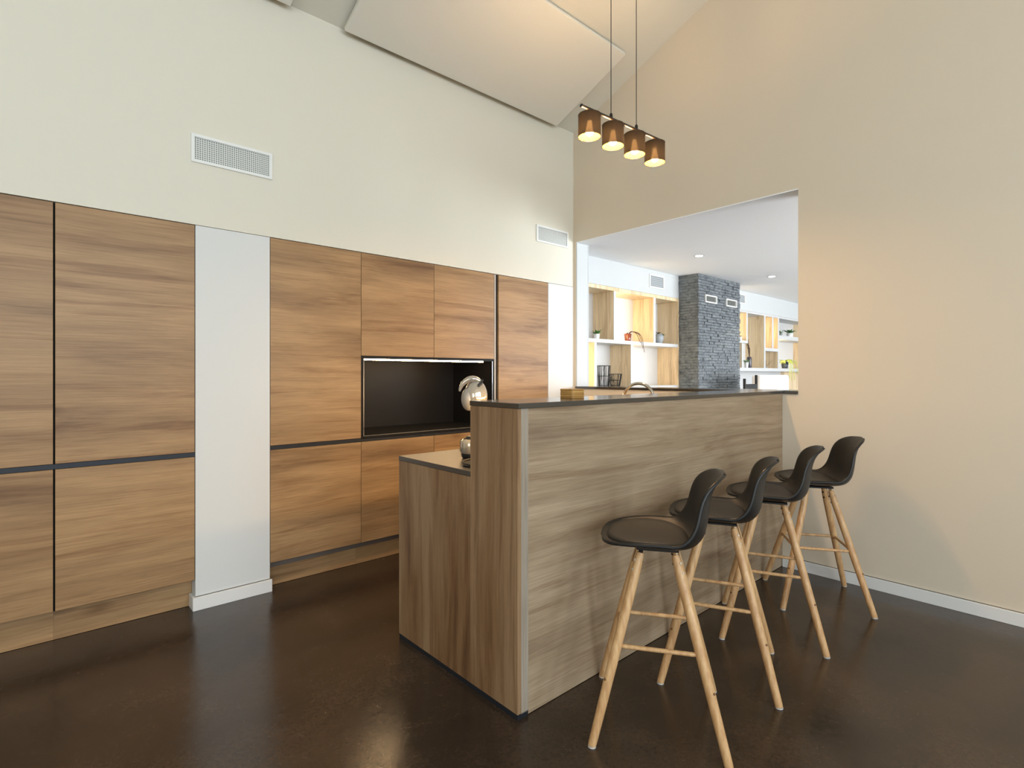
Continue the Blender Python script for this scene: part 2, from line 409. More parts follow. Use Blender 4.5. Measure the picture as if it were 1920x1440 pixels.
# ---------------------------------------------------------------- ceiling heating panels
def ceiling_panel(x0, x1, y0, y1, label):
    ya = (y0 + y1) / 2
    t = thing('ceiling_panel', ((x0 + x1) / 2, ya, cz(ya)), label, 'ceiling panel')
    nrm = Vector((0, -SL, -1)).normalized()         # pointing down into the room
    def slab(a0, a1, b0, b1, d0, d1):
        v = []
        for d in (d1, d0):
            for y in (b0, b1):
                for x in (a0, a1): v.append(Vector((x, y, cz(y))) + nrm * d)
        return MB().hexa(v)
    slab(x0, x1, y0, y1, .035, .068).build('board', 'panel', t, bevel=.006, seg=3)
    for a in (x0 + .25, x1 - .25):
        for b_ in (y0 + .12, y1 - .12): slab(a - .03, a + .03, b_ - .03, b_ + .03, 0, .036).build('mount', 'alu_light', t)
    return t
ceiling_panel(1.522, 3.520, 2.588, 3.340, 'long white rectangular heating panel on the slope above the bar')
ceiling_panel(-.83, 1.178, 2.588, 3.340, 'white heating panel of which only the corner shows at the top edge of the photo')

# ---------------------------------------------------------------- wall vents
def vent(x0, x1, y, z0, z1, label, fw=.016, cell=.0115, group=None, d=.012, gm='grille'):
    t = thing('air_vent', ((x0 + x1) / 2, y, z0), label, 'vent', group)
    f = MB(); ya, yb = y - d, y
    f.box(x0, x1, ya, yb, z0, z0 + fw); f.box(x0, x1, ya, yb, z1 - fw, z1)
    f.box(x0, x0 + fw, ya, yb, z0 + fw, z1 - fw); f.box(x1 - fw, x1, ya, yb, z0 + fw, z1 - fw)
    f.build('frame', 'vent_frame', t)
    a0, a1, b0, b1 = x0 + fw, x1 - fw, z0 + fw, z1 - fw
    nx = max(3, round((a1 - a0) / cell)); nz = max(3, round((b1 - b0) / cell)); cx_ = (a1 - a0) / nx; cz_ = (b1 - b0) / nz
    g = MB(); yy = y - .004; h = .36
    for i in range(nx):
        for j in range(nz):
            ox, oz = a0 + i * cx_, b0 + j * cz_; mx, mz = ox + cx_ / 2, oz + cz_ / 2
            o4 = [(ox, yy, oz), (ox + cx_, yy, oz), (ox + cx_, yy, oz + cz_), (ox, yy, oz + cz_)]
            i4 = [(mx, yy, mz - cz_ * h), (mx + cx_ * h, yy, mz), (mx, yy, mz + cz_ * h), (mx - cx_ * h, yy, mz)]
            g.add(o4 + i4, [(0, 1, 4), (1, 5, 4), (1, 2, 5), (2, 6, 5), (2, 3, 6), (3, 7, 6), (3, 0, 7), (0, 4, 7)])
    g.build('grille', gm, t)
    B(a0, a1, y - .0025, y - .0005, b0, b1).build('backing', 'vent_dark', t)
    return t
vent(.661, 1.087, YW, 2.474, 2.629, 'long white perforated air vent above the white wall panel')
vent(3.319, 3.729, YW, 2.478, 2.626, 'white perforated air vent high beside the corner of the gable wall')
vent(5.437, 5.744, 3.63, 2.335, 2.495, 'nearly square white vent above the lit living room bookcase', cell=.02, gm='grille_grey')
vent(7.60, 7.92, 3.63, 2.350, 2.493, 'pale vent half hidden behind the slate chimney', cell=.02, gm='grille_grey')

# ---------------------------------------------------------------- kitchen cupboards on the left wall
YD = YW; TH = .019; YC = YW + TH + .003           # door face, door thickness, carcass front
ZT = 2.1262; ZL0 = .168; ZL1 = .8465; ZU0 = .8735
def carcass(t, x0, x1, z0, z1, name='carcass', m='dark_in'): return B(x0, x1, YC, 3.975, z0, z1).build(name, m, t)
def door(t, x0, x1, z0, z1, label=None):
    o = B(x0, x1, YD, YD + TH, z0, z1).build('door', 'lam_h', t, bevel=.0012, seg=1)
    if label: tag(o, label)
    return o
def channel(t, x0, x1):
    o = B(x0, x1, YD + .004, YC, ZL1 + .002, ZU0 - .002).build('handle_channel', 'alu', t); return o
def plinth(t, x0, x1, top):
    B(x0, x1, 3.460, 3.475, 0.002, top).build('plinth', 'lam_h', t)
    if top < .15: tag(B(x0, x1, 3.460, 3.475, top + .0005, .1615).build('plinth_gap_shade', 'gap_strip', t), 'grey strip painted as the shadow gap above the plinth')  # flat strip stands in for the shadow gap under the doors
def tall(x0, x1, label, pl_top, cx0=None, cx1=None):
    a, b_ = (x0 if cx0 is None else cx0), (x1 if cx1 is None else cx1)
    t = thing('tall_cabinet', ((x0 + x1) / 2, 3.6, 0), label, 'cabinet', 'tall wooden cupboards on the left wall')
    carcass(t, a, b_, .162, 2.129); B(a, b_, 3.476, 3.97, 0, .161).build('base', 'dark_in', t)
    door(t, x0, x1, ZU0, ZT); door(t, x0, x1, ZL0, ZL1); channel(t, a, b_); plinth(t, a, b_, pl_top)
    return t
tall(-.498, .0850, 'tall wooden cupboard cut off by the left edge of the photo', .161, -.5, .0885)
tall(.0930, .6795, 'tall two-door wooden cupboard left of the white wall panel', .161, .0890, .6815)
tall(1.0800, 1.6650, 'tall two-door wooden cupboard right of the white wall panel', .112, 1.0785, 1.6664)
for x0, x1, lu, ll in ((1.6680, 2.2505, 'wooden upper cabinet above the left half of the black niche', 'wooden base cabinet below the left half of the black niche'),
                       (2.2535, 2.8375, 'wooden upper cabinet above the right half of the black niche', 'wooden base cabinet below the right half of the black niche, half hidden by the island')):
    t = thing('wall_cabinet', ((x0 + x1) / 2, 3.6, 1.4305), lu, 'cabinet', 'upper cabinets above the niche')
    carcass(t, x0 - .001, x1 + .001, 1.4305, 2.129); door(t, x0, x1, 1.4305, ZT)
    t = thing('base_cabinet', ((x0 + x1) / 2, 3.6, 0), ll, 'cabinet', 'base cabinets below the niche')
    carcass(t, x0 - .001, x1 + .001, .162, .866); B(x0 - .001, x1 + .001, 3.476, 3.97, 0, .161).build('base', 'dark_in', t)
    door(t, x0, x1, ZL0, ZL1); B(x0 - .001, x1 + .001, YD + .004, YC, ZL1 + .002, .866).build('handle_channel', 'alu', t); plinth(t, x0 - .001, x1 + .001, .112)
t = tall(2.8860, 3.4685, 'tall wooden larder cupboard beside the corner, behind the island', .112, 2.857, 3.4715)
B(2.8395, 2.8565, YD, 3.97, 0, ZT).build('side_panel', 'edge_grey', t)
# open niche with led strip
t = thing('open_niche', (2.25, 3.6, .867), 'black open niche with a warm light strip along its top', 'niche')
n0, n1 = 1.6680, 2.8375
m_ = MB(); m_.box(n0, n0 + .018, 3.379, 3.97, .868, 1.4295); m_.box(n1 - .018, n1, 3.379, 3.97, .868, 1.4295)
m_.box(n0 + .018, n1 - .018, 3.379, 3.97, 1.4105, 1.4295)
m_.build('lining', 'niche', t)
B(n0 + .018, n1 - .018, 3.92, 3.97, .886, 1.4105).build('back_panel', 'niche', t)
B(n0 + .018, n1 - .018, 3.379, 3.97, .868, .886).build('bottom_shelf', 'niche', t)
m_ = MB(); m_.box(n0 + .0165, n0 + .0195, 3.3765, 3.380, .884, 1.4105); m_.box(n1 - .0195, n1 - .0165, 3.3765, 3.380, .884, 1.4105); m_.box(n0 + .0165, n1 - .0165, 3.3765, 3.380, .8845, .8872)
tag(m_.build('edge_profile', 'alu_light', t), 'thin bright metal edge of the niche')
tag(B(n0 + .02, 2.735, 3.392, 3.402, 1.4015, 1.4103).build('led_strip', 'led', t), 'glowing warm strip')

# ---------------------------------------------------------------- island, worktop, bar top
XI = 1.363
t = thing('kitchen_island', (2.5, 1.9, 0), 'wood-clad kitchen island with a raised bar side, standing in the middle of the room', 'island')
tag(B(XI, XI + .019, 1.4845, 1.7752, .0215, 1.1722).build('end_panel', 'lam_v', t, bevel=.0006, seg=1), 'taller end board with vertical grain')
tag(B(XI, XI + .019, 1.7758, 2.353, .0215, .8765).build('end_panel', 'lam_v', t, bevel=.0006, seg=1), 'lower end board with vertical grain')
tag(B(XI + .019, 1.4185, 1.4845, 1.60, .0215, 1.1722).build('corner_post', 'lam_edge', t), 'grey corner edge with vertical grain')
tag(B(1.4190, 3.813, 1.4875, 1.506, .003, 1.1722).build('front_panel', 'lam_front', t), 'long bar front with horizontal grain')
f = MB(); f.box(XI + .001, XI + .018, 1.4855, 2.352, 0.0, .0205); f.box(XI + .018, 1.4185, 1.4855, 1.60, 0.0, .0205)
f.build('plinth_profile', 'alu', t)
tag(MB().box(XI + .0175, 1.4185, 1.4838, 1.4858, .0188, .0212).build('plinth_edge', 'alu_light', t), 'bright metal edge above the plinth')
B(1.3825, 3.813, 1.776, 2.33, .12, .8765).build('carcass', 'dark_in', t)
B(1.3825, 3.813, 1.776, 2.28, 0, .119).build('base', 'black', t)
B(1.4190, 3.813, 1.507, 1.775, .003, 1.1722).build('bar_wall', 'dark_in', t)
B(1.4190, 3.813, 1.7755, 1.7795, .901, 1.1722).build('splash_panel', 'lam_h', t)
for i in range(4):
    B(1.385 + .606 * i, 1.988 + .606 * i, 2.331, 2.350, .125, .874).build('door', 'lam_h', t, bevel=.001, seg=1)
o = B(XI - .001, 3.813, 1.7800, 2.354, .8775, .8995).build('worktop', 'worktop', bevel=.0012, seg=1)
tag(o, 'low black worktop behind the raised bar', 'worktop')
o = B(XI - .001, XW - .001, 1.4765, 1.779, 1.1730, 1.1930).build('raised_worktop', 'bartop', bevel=.0012, seg=1)
tag(o, 'long thin black bar top on the raised side of the island', 'bar top')
t = thing('light_strip', (2.6, 1.795, 1.1725), 'warm light strip under the rear edge of the bar top', 'light')
MB().box(1.44, 3.35, 1.786, 1.800, 1.1655, 1.1725).build('profile', 'alu', t); MB().box(1.445, 3.345, 1.788, 1.798, 1.163, 1.1655).build('led', 'led_bay', t)
area('bar_led', (2.4, 1.797, 1.160), (2.4, 2.20, .60), 1.9, .045, 13, (1, .64, .27))
# sill of the pass-through, same black slab
o = MB().box(XW, XO + .13, 1.389, 3.334, 1.1730, 1.1930).box(3.803, XW - .0005, 1.780, 3.344, 1.1730, 1.1930).box(3.803, XW - .0005, 1.389, 1.4755, 1.1730, 1.1930).build('window_sill', 'bartop')
tag(o, 'black sill slab lying in the pass-through opening', 'sill')
t = thing('sink', (2.85, 2.06, .9), 'steel sink let into the low worktop behind the bar', 'sink')
m_ = MB(); m_.box(2.55, 3.10, 1.93, 1.945, .8997, .9025); m_.box(2.55, 3.10, 2.245, 2.26, .8997, .9025); m_.box(2.55, 2.565, 1.945, 2.245, .8997, .9025); m_.box(3.085, 3.10, 1.945, 2.245, .8997, .9025)
m_.build('rim', 'nickel', t); B(2.565, 3.085, 1.945, 2.245, .8997, .9008).build('bowl', 'blackmetal', t)
t = thing('faucet', (2.803, 1.835, .8997), 'arched metal faucet rising behind the bar top', 'faucet')
MB().lathe([(.026, 0), (.026, .01), (.018, .02), (.016, .06)], (2.803, 1.835, .8998), 20).build('base', 'nickel', t)
R_ = .098; pts = [(2.803, 1.835, .955), (2.803, 1.835, 1.05), (2.803, 1.835, 1.15)]
for k in range(1, 17):
    a = math.pi * k / 16 * 1.02; pts.append((2.803 - .02 * (1 - math.cos(a)), 1.835 + R_ * (1 - math.cos(a)), 1.15 + R_ * math.sin(a)))
pts.append((2.760, 2.031, 1.11))
MB().tube(pts, .0095, 14).build('spout', 'nickel', t)
MB().tube([(2.760, 2.031, 1.118), (2.760, 2.031, 1.085)], .012, 14).build('nozzle', 'nickel', t)
MB().tube([(2.818, 1.835, .94), (2.87, 1.835, .955)], .005, 8).build('lever', 'nickel', t)
# coaster stack
names = ['bottom', 'second from bottom', 'middle', 'fourth from bottom', 'top']
for i in range(5):
    z = 1.1932 + i * .0086
    dx = (.0, .001, -.0005, .0008, -.001)[i]
    q = MB(); pl = []
    h_ = .0415; r = .010
    for cx_, cy_, a0 in ((h_ - r, h_ - r, 0), (-h_ + r, h_ - r, 90), (-h_ + r, -h_ + r, 180), (h_ - r, -h_ + r, 270)):
        for k in range(5):
            a = math.radians(a0 + 22.5 * k); pl.append((1.872 + dx + cx_ + r * math.cos(a), 1.665 + cy_ + r * math.sin(a)))
    q.prism(pl, 'z', z, z + .0083)
    o = q.build('coaster', 'bamboo' if i % 2 else 'bamboo_dark', bevel=.0009, seg=1)
    tag(o, 'square bamboo coaster, %s one of the stack on the bar top' % names[i], 'coaster', 'bamboo coasters stacked on the bar top')

# coffee machine on the low worktop
cxm, cym = 1.589, 2.061
t = thing('coffee_machine', (cxm, cym, .8997), 'rounded glossy grey capsule coffee machine on the low worktop at the bar end', 'coffee machine')
MB().lathe([(.040, 0), (.046, .004), (.050, .022), (.050, .024)], (cxm, cym, .8998), 28).build('foot', 'black', t)
MB().lathe([(.050, .025), (.055, .036), (.056, .074), (.052, .086), (.040, .092)], (cxm, cym, .8998), 28).build('base', 'coffee_grey', t)
MB().lathe([(.026, .0925), (.027, .101), (.024, .104), (.018, .105)], (cxm, cym, .8998), 24).build('drip_tray', 'black', t)
bx_, by_ = cxm + .093, cym - .055
col_pts = [(bx_, by_, .915), (bx_ + .01, by_, 1.00), (bx_ + .005, by_, 1.08), (bx_ - .03, by_ + .01, 1.15)]
MB().lathe([(.045, 0), (.05, .006), (.046, .014)], (bx_, by_, .8998), 24).build('rear_foot', 'black', t)
MB().tube(col_pts, [.045, .040, .042, .035], 20).build('column', 'coffee_grey', t)
hc = Vector((cxm - .012, cym - .030, 1.198))
def ellipsoid(c, rx, ry, rz, nu=28, nv=16, mtx=None):
    b = MB(); v = []; f = []
    for j in range(nv + 1):
        th = math.pi * j / nv
        for i in range(nu):
            ph = 2 * math.pi * i / nu; p = Vector((rx * math.sin(th) * math.cos(ph), ry * math.sin(th) * math.sin(ph), rz * math.cos(th)))
            if mtx: p = mtx @ p
            v.append(Vector(c) + p)
    for j in range(nv):
        for i in range(nu): f.append((j * nu + i, j * nu + (i + 1) % nu, (j + 1) * nu + (i + 1) % nu, (j + 1) * nu + i))
    return b.add(v, f, True)
Rv = Vector((.7436, -.6686, 0)); Fv = Vector((.6686, .7436, 0))
ellipsoid(hc + Rv * .012, .056, .056, .080).build('head', 'coffee_grey', t, weld=True)
md = Matrix.Rotation(math.atan2(-.55, -.83), 3, 'Z')
ellipsoid(hc - Rv * .020 - Fv * .018 + Vector((0, 0, -.012)), .034, .036, .056, mtx=md).build('face_disc', 'coffee_face', t, weld=True)
ap = []
for k in range(11):
    a = math.radians(55 + 115 * k / 10)
    ap.append(hc + Rv * (.064 * math.cos(a)) + Vector((0, 0, .012 + .072 * math.sin(a))) - Fv * .02)
MB().tube(ap, [.008, .012, .014, .015, .015, .014, .013, .012, .010, .008, .005], 12).build('lever_arch', 'coffee_grey', t)
lp = [hc + Rv * .026 + Vector((0, 0, .050)) - Fv * .045, hc + Rv * .04 + Vector((0, 0, .062)) - Fv * .038, hc + Rv * .048 + Vector((0, 0, .080)) - Fv * .03]
MB().tube(lp, [.007, .007, .004], 8).build('release_lever', 'black', t)
# tray in front of it
t = thing('tray', (1.475, 1.865, .8997), 'small black rimmed tray at the near end of the low worktop', 'tray')
MB().lathe([(.060, .0), (.066, .004), (.064, .006), (.05, .005)], (1.478, 1.872, .8998), 36).build('plate', 'black', t)
MB().tube([(1.478 + .066 * math.cos(2 * math.pi * k / 36), 1.872 + .066 * math.sin(2 * math.pi * k / 36), .912 + .006 * math.sin(2 * math.pi * k / 36)) for k in range(36)], .0038, 8, closed=True).build('rim', 'blackmetal', t)

# ---------------------------------------------------------------- bar stools
def spline(ks, n):
    """catmull-rom through list of tuples"""
    out = []
    m = len(ks)
    for i in range(n):
        u = i / (n - 1) * (m - 1); k = min(int(u), m - 2); t_ = u - k
        p0, p1, p2, p3 = ks[max(k - 1, 0)], ks[k], ks[k + 1], ks[min(k + 2, m - 1)]
        out.append(tuple(.5 * ((2 * b) + (c_ - a) * t_ + (2 * a - 5 * b + 4 * c_ - d) * t_ ** 2 + (3 * b - a - 3 * c_ + d) * t_ ** 3) for a, b, c_, d in zip(p0, p1, p2, p3)))
    return out
def make_stool():
    t = thing('bar_stool', (0, 0, 0), 'x', 'stool', 'black bar stools in a row along the bar')
    # profile: forward, height of the middle line, half width, side lift, side wrap forward
    # rows from the front lip to the top of the back: middle (forward, height), edge (forward, height), half width
    K = [(.206, .688, .206, .688, .030), (.203, .690, .203, .691, .075), (.192, .689, .192, .693, .118), (.165, .685, .165, .696, .158), (.115, .678, .115, .703, .188), (.05, .672, .05, .709, .200),
         (-.02, .670, -.01, .711, .203), (-.085, .673, -.06, .711, .201), (-.130, .685, -.090, .726, .197), (-.158, .715, -.113, .755, .191), (-.171, .760, -.127, .790, .185), (-.178, .81, -.135, .825, .178),
         (-.184, .855, -.145, .860, .171), (-.195, .890, -.160, .890, .160), (-.210, .917, -.182, .913, .143), (-.226, .933, -.208, .929, .112), (-.236, .938, -.228, .937, .070), (-.240, .939, -.238, .939, .028)]
    P = spline(K, 46); nu = 22; v = []; f = []
    for s_, z, es, ez, w_ in P:
        for i in range(nu + 1):
            u = -1 + 2 * i / nu; uu = math.sin(u * math.pi / 2) * .35 + u * .65
            a = abs(uu) ** 2.5
            v.append((s_ + (es - s_) * a, w_ * uu, z + (ez - z) * a))
    for j in range(len(P) - 1):
        for i in range(nu): k = j * (nu + 1) + i; f.append((k, k + 1, k + nu + 2, k + nu + 1))
    b = MB().add(v, f, True); sh = b.build('seat_shell', 'shell', t, world=False)
    so = sh.modifiers.new('thick', 'SOLIDIFY'); so.thickness = .011; so.offset = 0
    # pad: rounded superellipse puck
    v = []; f = []; rings = [(1.0, -.006), (1.01, .003), (.985, .009), (.93, .0135), (.8, .0155), (.55, .0165), (.25, .017), (.02, .017)]; ns = 48
    def prof(s_):
        for a, b_ in zip(P, P[1:]):
            if a[0] >= s_ >= b_[0]:
                q = (a[0] - s_) / max(1e-6, a[0] - b_[0]); return [a[i] + (b_[i] - a[i]) * q for i in range(5)]
        return P[0]
    for rr, dz in rings:
        for k in range(ns):
            a = 2 * math.pi * k / ns; ex = 2 / 2.7
            cx_, sy_ = math.cos(a), math.sin(a)
            xx = .036 + .148 * rr * math.copysign(abs(cx_) ** ex, cx_); yy = .170 * rr * math.copysign(abs(sy_) ** ex, sy_) * (1 - .10 * max(0, (xx - .06) / .13))
            p = prof(xx); un = min(1, abs(yy) / max(p[4], .05)); zz = p[1] + (p[3] - p[1]) * un ** 2.5
            v.append((xx, yy, zz + .0055 + dz))
    for j in range(len(rings) - 1):
        for k in range(ns): f.append((j * ns + k, j * ns + (k + 1) % ns, (j + 1) * ns + (k + 1) % ns, (j + 1) * ns + k))
    f.append(tuple((len(rings) - 1) * ns + k for k in range(ns)))
    MB().add(v, f, True).build('seat_pad', 'cushion', t, world=False)
    # bracket plate below the shell
    br = MB().box(-.075, .075, -.075, .075, .652, .662).box(-.02, .02, -.02, .02, .655, .668)
    br.build('bracket', 'blackmetal', t, world=False, bevel=.002, seg=1)
    for sx in (1, -1):
        for sy in (1, -1):
            top = Vector((.062 * sx, .062 * sy, .640)); ft = Vector((.225 * sx, .225 * sy, .004)); d = ft - top
            pts = [top + d * q for q in (0, .012, .1, .5, .8, .985, 1)]
            lg = MB().tube(pts, [.0125, .0145, .0175, .0180, .0165, .0150, .0140], 18).build('leg', 'beech', t, world=False)
            MB().tube([ft + Vector((0, 0, .001)) - d.normalized() * .001, ft + Vector((0, 0, -.0038))], .0145, 16).build('foot_cap', 'rubber', lg, world=False)
            # metal tab sunk into a slot in the leg
            nrm = Vector((sx, -sy, 0)).normalized(); dn = d.normalized()
            up_ = top - dn * .022; tb = MB()
            a1 = dn.cross(nrm).normalized() * .0095
            c0, c1 = up_, top + dn * .012
            tb.hexa([c0 - a1 - nrm * .002, c0 + a1 - nrm * .002, c0 - a1 + nrm * .002, c0 + a1 + nrm * .002, c1 - a1 - nrm * .002, c1 + a1 - nrm * .002, c1 - a1 + nrm * .002, c1 + a1 + nrm * .002])
            tb.build('tab', 'chrome' if sx < 0 else 'blackmetal', lg, world=False)
            sl = MB(); c0 = top - dn * .001; c1 = top + dn * .085; off = nrm * .0125
            for sg in (1,):
                w1 = dn.cross(nrm).normalized() * .0016
                oc = off * 1.0
                sl.hexa([c0 - w1 + oc * .8, c0 + w1 + oc * .8, c0 - w1 + oc * 1.25, c0 + w1 + oc * 1.25, c1 - w1 + oc * .95, c1 + w1 + oc * .95, c1 - w1 + oc * 1.42, c1 + w1 + oc * 1.42])
            sl.build('slot', 'groove', lg, world=False)
            outw = (Vector((sx, sy, 0)) - dn * Vector((sx, sy, 0)).dot(dn)).normalized()
            for q in (.030, .064):
                c0 = top + dn * q + outw * .0145
                bo = MB().tube([c0, c0 + outw * .0035], .0052, 12); bo.build('bolt', 'chrome', lg, world=False)
                c1 = top + dn * q - outw * .0145
                bo = MB().tube([c1, c1 - outw * .006], .0048, 10); bo.build('bolt', 'blackmetal', lg, world=False)
            c0 = top + dn * .455 + outw * .0165
            MB().tube([c0, c0 + outw * .0025], .0045, 10).build('plug', 'dry', lg, world=False)
    hz = .145; pl = []; r = .03; z = .325
    for cx_, cy_, a0 in ((hz - r, hz - r, 0), (-hz + r, hz - r, 90), (-hz + r, -hz + r, 180), (hz - r, -hz + r, 270)):
        for k in range(6):
            a = math.radians(a0 + 18 * k); pl.append((cx_ + r * math.cos(a), cy_ + r * math.sin(a), z))
    MB().tube(pl, .0078, 12, closed=True).build('footrest_ring', 'beech', t, world=False)
    return t
stool = make_stool()
def fang(dx, dy): return math.atan2(dy, dx)
spots = [((1.776, 1.149), fang(-.252, .374), 'black bar stool nearest the camera, seen fully from the side in front of the bar'),
         ((2.280, 1.162), fang(-.205, .421), 'second black bar stool from the camera, partly behind the nearest one'),
         ((2.838, 1.168), fang(-.189, .406), 'third black bar stool from the camera, its back overlapping the farthest stool'),
         ((3.418, 1.150), fang(-.262, .385), 'farthest black bar stool, standing beside the cream gable wall')]
for i, ((x, y), a, lb) in enumerate(spots):
    o = stool if i == 0 else copy_tree(stool)
    o.location = (x, y, 0); o.rotation_euler = (0, 0, a); o['label'] = lb

# ---------------------------------------------------------------- pendant
pa = Vector((2.200, 1.880, 2.735)); pb = Vector((2.868, 1.838, 2.735)); pd = (pb - pa)
ax = pd.normalized()
t = thing('pendant_lamp', tuple((pa + pb) / 2), 'four-shade pendant lamp on a dark bar, hanging over the island', 'lamp')
t.location = tuple((pa + pb) / 2)
MB().tube([pa - ax * .008, pb + ax * .008], .0085, 14).build('bar', 'blackmetal', t)
for e_, s_ in ((pa, -1), (pb, 1)): MB().tube([e_ + ax * s_ * .006, e_ + ax * s_ * .014], .010, 14).build('end_cap', 'black', t)
mid = (pa + pb) / 2
for q in (.335, .665):
    c0 = pa + pd * q; top = cz(c0.y) - .012
    MB().tube([c0 + Vector((0, 0, .006)), c0 + Vector((0, 0, top - c0.z))], .0022, 8).build('cable', 'blackmetal', t)
    MB().lathe([(.009, 0), (.009, .018), (.004, .026)], tuple(c0 + Vector((0, 0, .006))), 14).build('cable_grip', 'blackmetal', t)
ym = mid.y
cb = MB(); hx = .30
nr = Vector((0, -SL, -1)).normalized()
v = []
for d in (.026, .002):
    for y in (ym - .035, ym + .035):
        for x in (mid.x - hx, mid.x + hx): v.append(Vector((x, y, cz(y))) + nr * d)
cb.hexa(v).build('ceiling_rose', 'blackmetal', t, bevel=.003)
for i in range(4):
    c0 = pa + pd * (.075 + .85 * i / 3)
    MB().tube([c0 + Vector((0, 0, -.004)), c0 + Vector((0, 0, -.030))], .007, 12).build('stem', 'brass', t)
    sc = c0 + Vector((0, 0, -.150)); R1 = .0605
    b = MB(); n_ = 48
    lp = [(R1, .000), (R1, .118)]
    b.lathe(lp, tuple(sc), n_, cap=False)
    sh = b.build('lamp_shade', 'shade', t)
    for zz in (.0, .118):
        rg = MB().tube([(sc.x + R1 * math.cos(2 * math.pi * k / 40), sc.y + R1 * math.sin(2 * math.pi * k / 40), sc.z + zz) for k in range(40)], .0013, 6, closed=True)
        rg.build('rim', 'blackmetal', sh)
    sp = MB()
    for k in range(3):
        a = 2 * math.pi * k / 3; sp.tube([(sc.x + .012 * math.cos(a), sc.y + .012 * math.sin(a), sc.z + .112), (sc.x + R1 * math.cos(a), sc.y + R1 * math.sin(a), sc.z + .116)], .0016, 6)
    sp.build('spider', 'brass', sh)
    MB().lathe([(.010, .1135), (.012, .115), (.012, .120), (.008, .122)], tuple(sc), 18).build('socket', 'brass', t)
    prof_b = [(.002, .006)] + [(.0225 * math.sin(math.radians(a)), .0285 - .0225 * math.cos(math.radians(a))) for a in (25, 50, 75, 95, 115)] + [(.016, .055), (.0125, .070), (.012, .086)]
    MB().lathe(prof_b, tuple(sc), 20).build('bulb', 'bulb', t)

# ---------------------------------------------------------------- living room: bookcases
YF = 3.63; YBK = 3.925
def bookcase(loc, label):
    return thing('bookcase', loc, label, 'bookcase')
def upright(t, x0, x1, z0, z1, front='shelf_white'):
    o = B(x0, x1, YF + .004, YBK, z0, z1).build('upright', 'oak', t)
    B(x0, x1, YF, YF + .004, z0, z1).build('edge_strip', front, o)
def shelf(t, x0, x1, z0, z1, m='shelf_white'):
    B(x0, x1, YF - .002, YBK, z0, z1).build('shelf', m, t)
def bay_light(x0, x1, z0, z1, p, t):
    """led strip standing in the near front corner of a bay, on the far side of its left upright"""
    B(x0, x0 + .006, YF + .02, YF + .03, z0 + .02, z1 - .02).build('led_strip', 'led_bay', t)
    area('bay_led', (x0 + .012, YF + .03, (z0 + z1) / 2), (x0 + 1.0, YBK + .2, (z0 + z1) / 2), .02, (z1 - z0) * .8, p, WARM2)
t = bookcase((5.1, 3.8, 0), 'built-in oak and white bookcase with lit bays, left of the slate chimney')
B(4.032, 6.112, YBK, 3.975, 1.145, 2.26).build('back_panel', 'shelf_white', t)
B(4.032, 6.112, YF, YBK, 2.2205, 2.26).build('top_rail', 'oak', t)
shelf(t, 4.032, 6.070, 1.6455, 1.6850)
shelf(t, 4.032, 6.070, 1.1450, 1.1710)
B(4.032, 6.112, YF, 3.975, 0, 1.1445).build('base_cupboard', 'shelf_white', t)
upright(t, 4.765, 4.801, 1.6855, 2.220); upright(t, 5.532, 5.576, 1.6855, 2.220)
upright(t, 6.0705, 6.112, 1.1455, 2.220, 'oak'); upright(t, 4.0325, 4.05, 1.6855, 2.220)
upright(t, 4.433, 4.471, 1.1715, 1.645); upright(t, 5.078, 5.119, 1.1715, 1.645)
bay_light(4.802, 5.532, 1.686, 2.22, 3.0, t)
bay_light(5.120, 6.070, 1.172, 1.645, 1.6, t)
bay_light(4.05, 4.433, 1.172, 1.645, 1.6, t)

t = bookcase((8.9, 3.8, 0), 'built-in oak and white bookcase with lit bays, right of the slate chimney')
XE = 11.19
B(7.195, XE, YBK, 3.975, .0, 2.26).build('back_panel', 'shelf_white', t)
B(7.195, XE, YF, YBK, 2.2305, 2.26).build('top_rail', 'shelf_white', t)
shelf(t, 7.195, XE, 1.3575, 1.4080)
upright(t, 7.983, 8.026, 1.812, 2.230); shelf(t, 7.195, 8.026, 1.774, 1.8115); upright(t, 7.833, 7.866, 1.4085, 1.7735)
upright(t, 8.597, 8.649, 1.4085, 2.230); upright(t, 9.123, 9.174, 1.4085, 2.230)
upright(t, 8.894, 8.953, 1.7295, 2.230); shelf(t, 8.6495, 9.1225, 1.6795, 1.729)
shelf(t, 9.1745, XE, 1.890, 1.953); upright(t, 10.55, 10.59, 1.9535, 2.230); upright(t, 10.55, 10.59, 1.4085, 1.8895)
bay_light(7.2, 7.983, 1.812, 2.23, 3, t); bay_light(8.65, 8.894, 1.73, 2.23, .5, t); bay_light(8.954, 9.123, 1.73, 2.23, .3, t); bay_light(9.175, 10.5, 1.41, 1.89, 3, t)
B(9.98, XE, 3.86, YBK - .001, 0, 1.3570).build('wood_panel', 'oak', t)

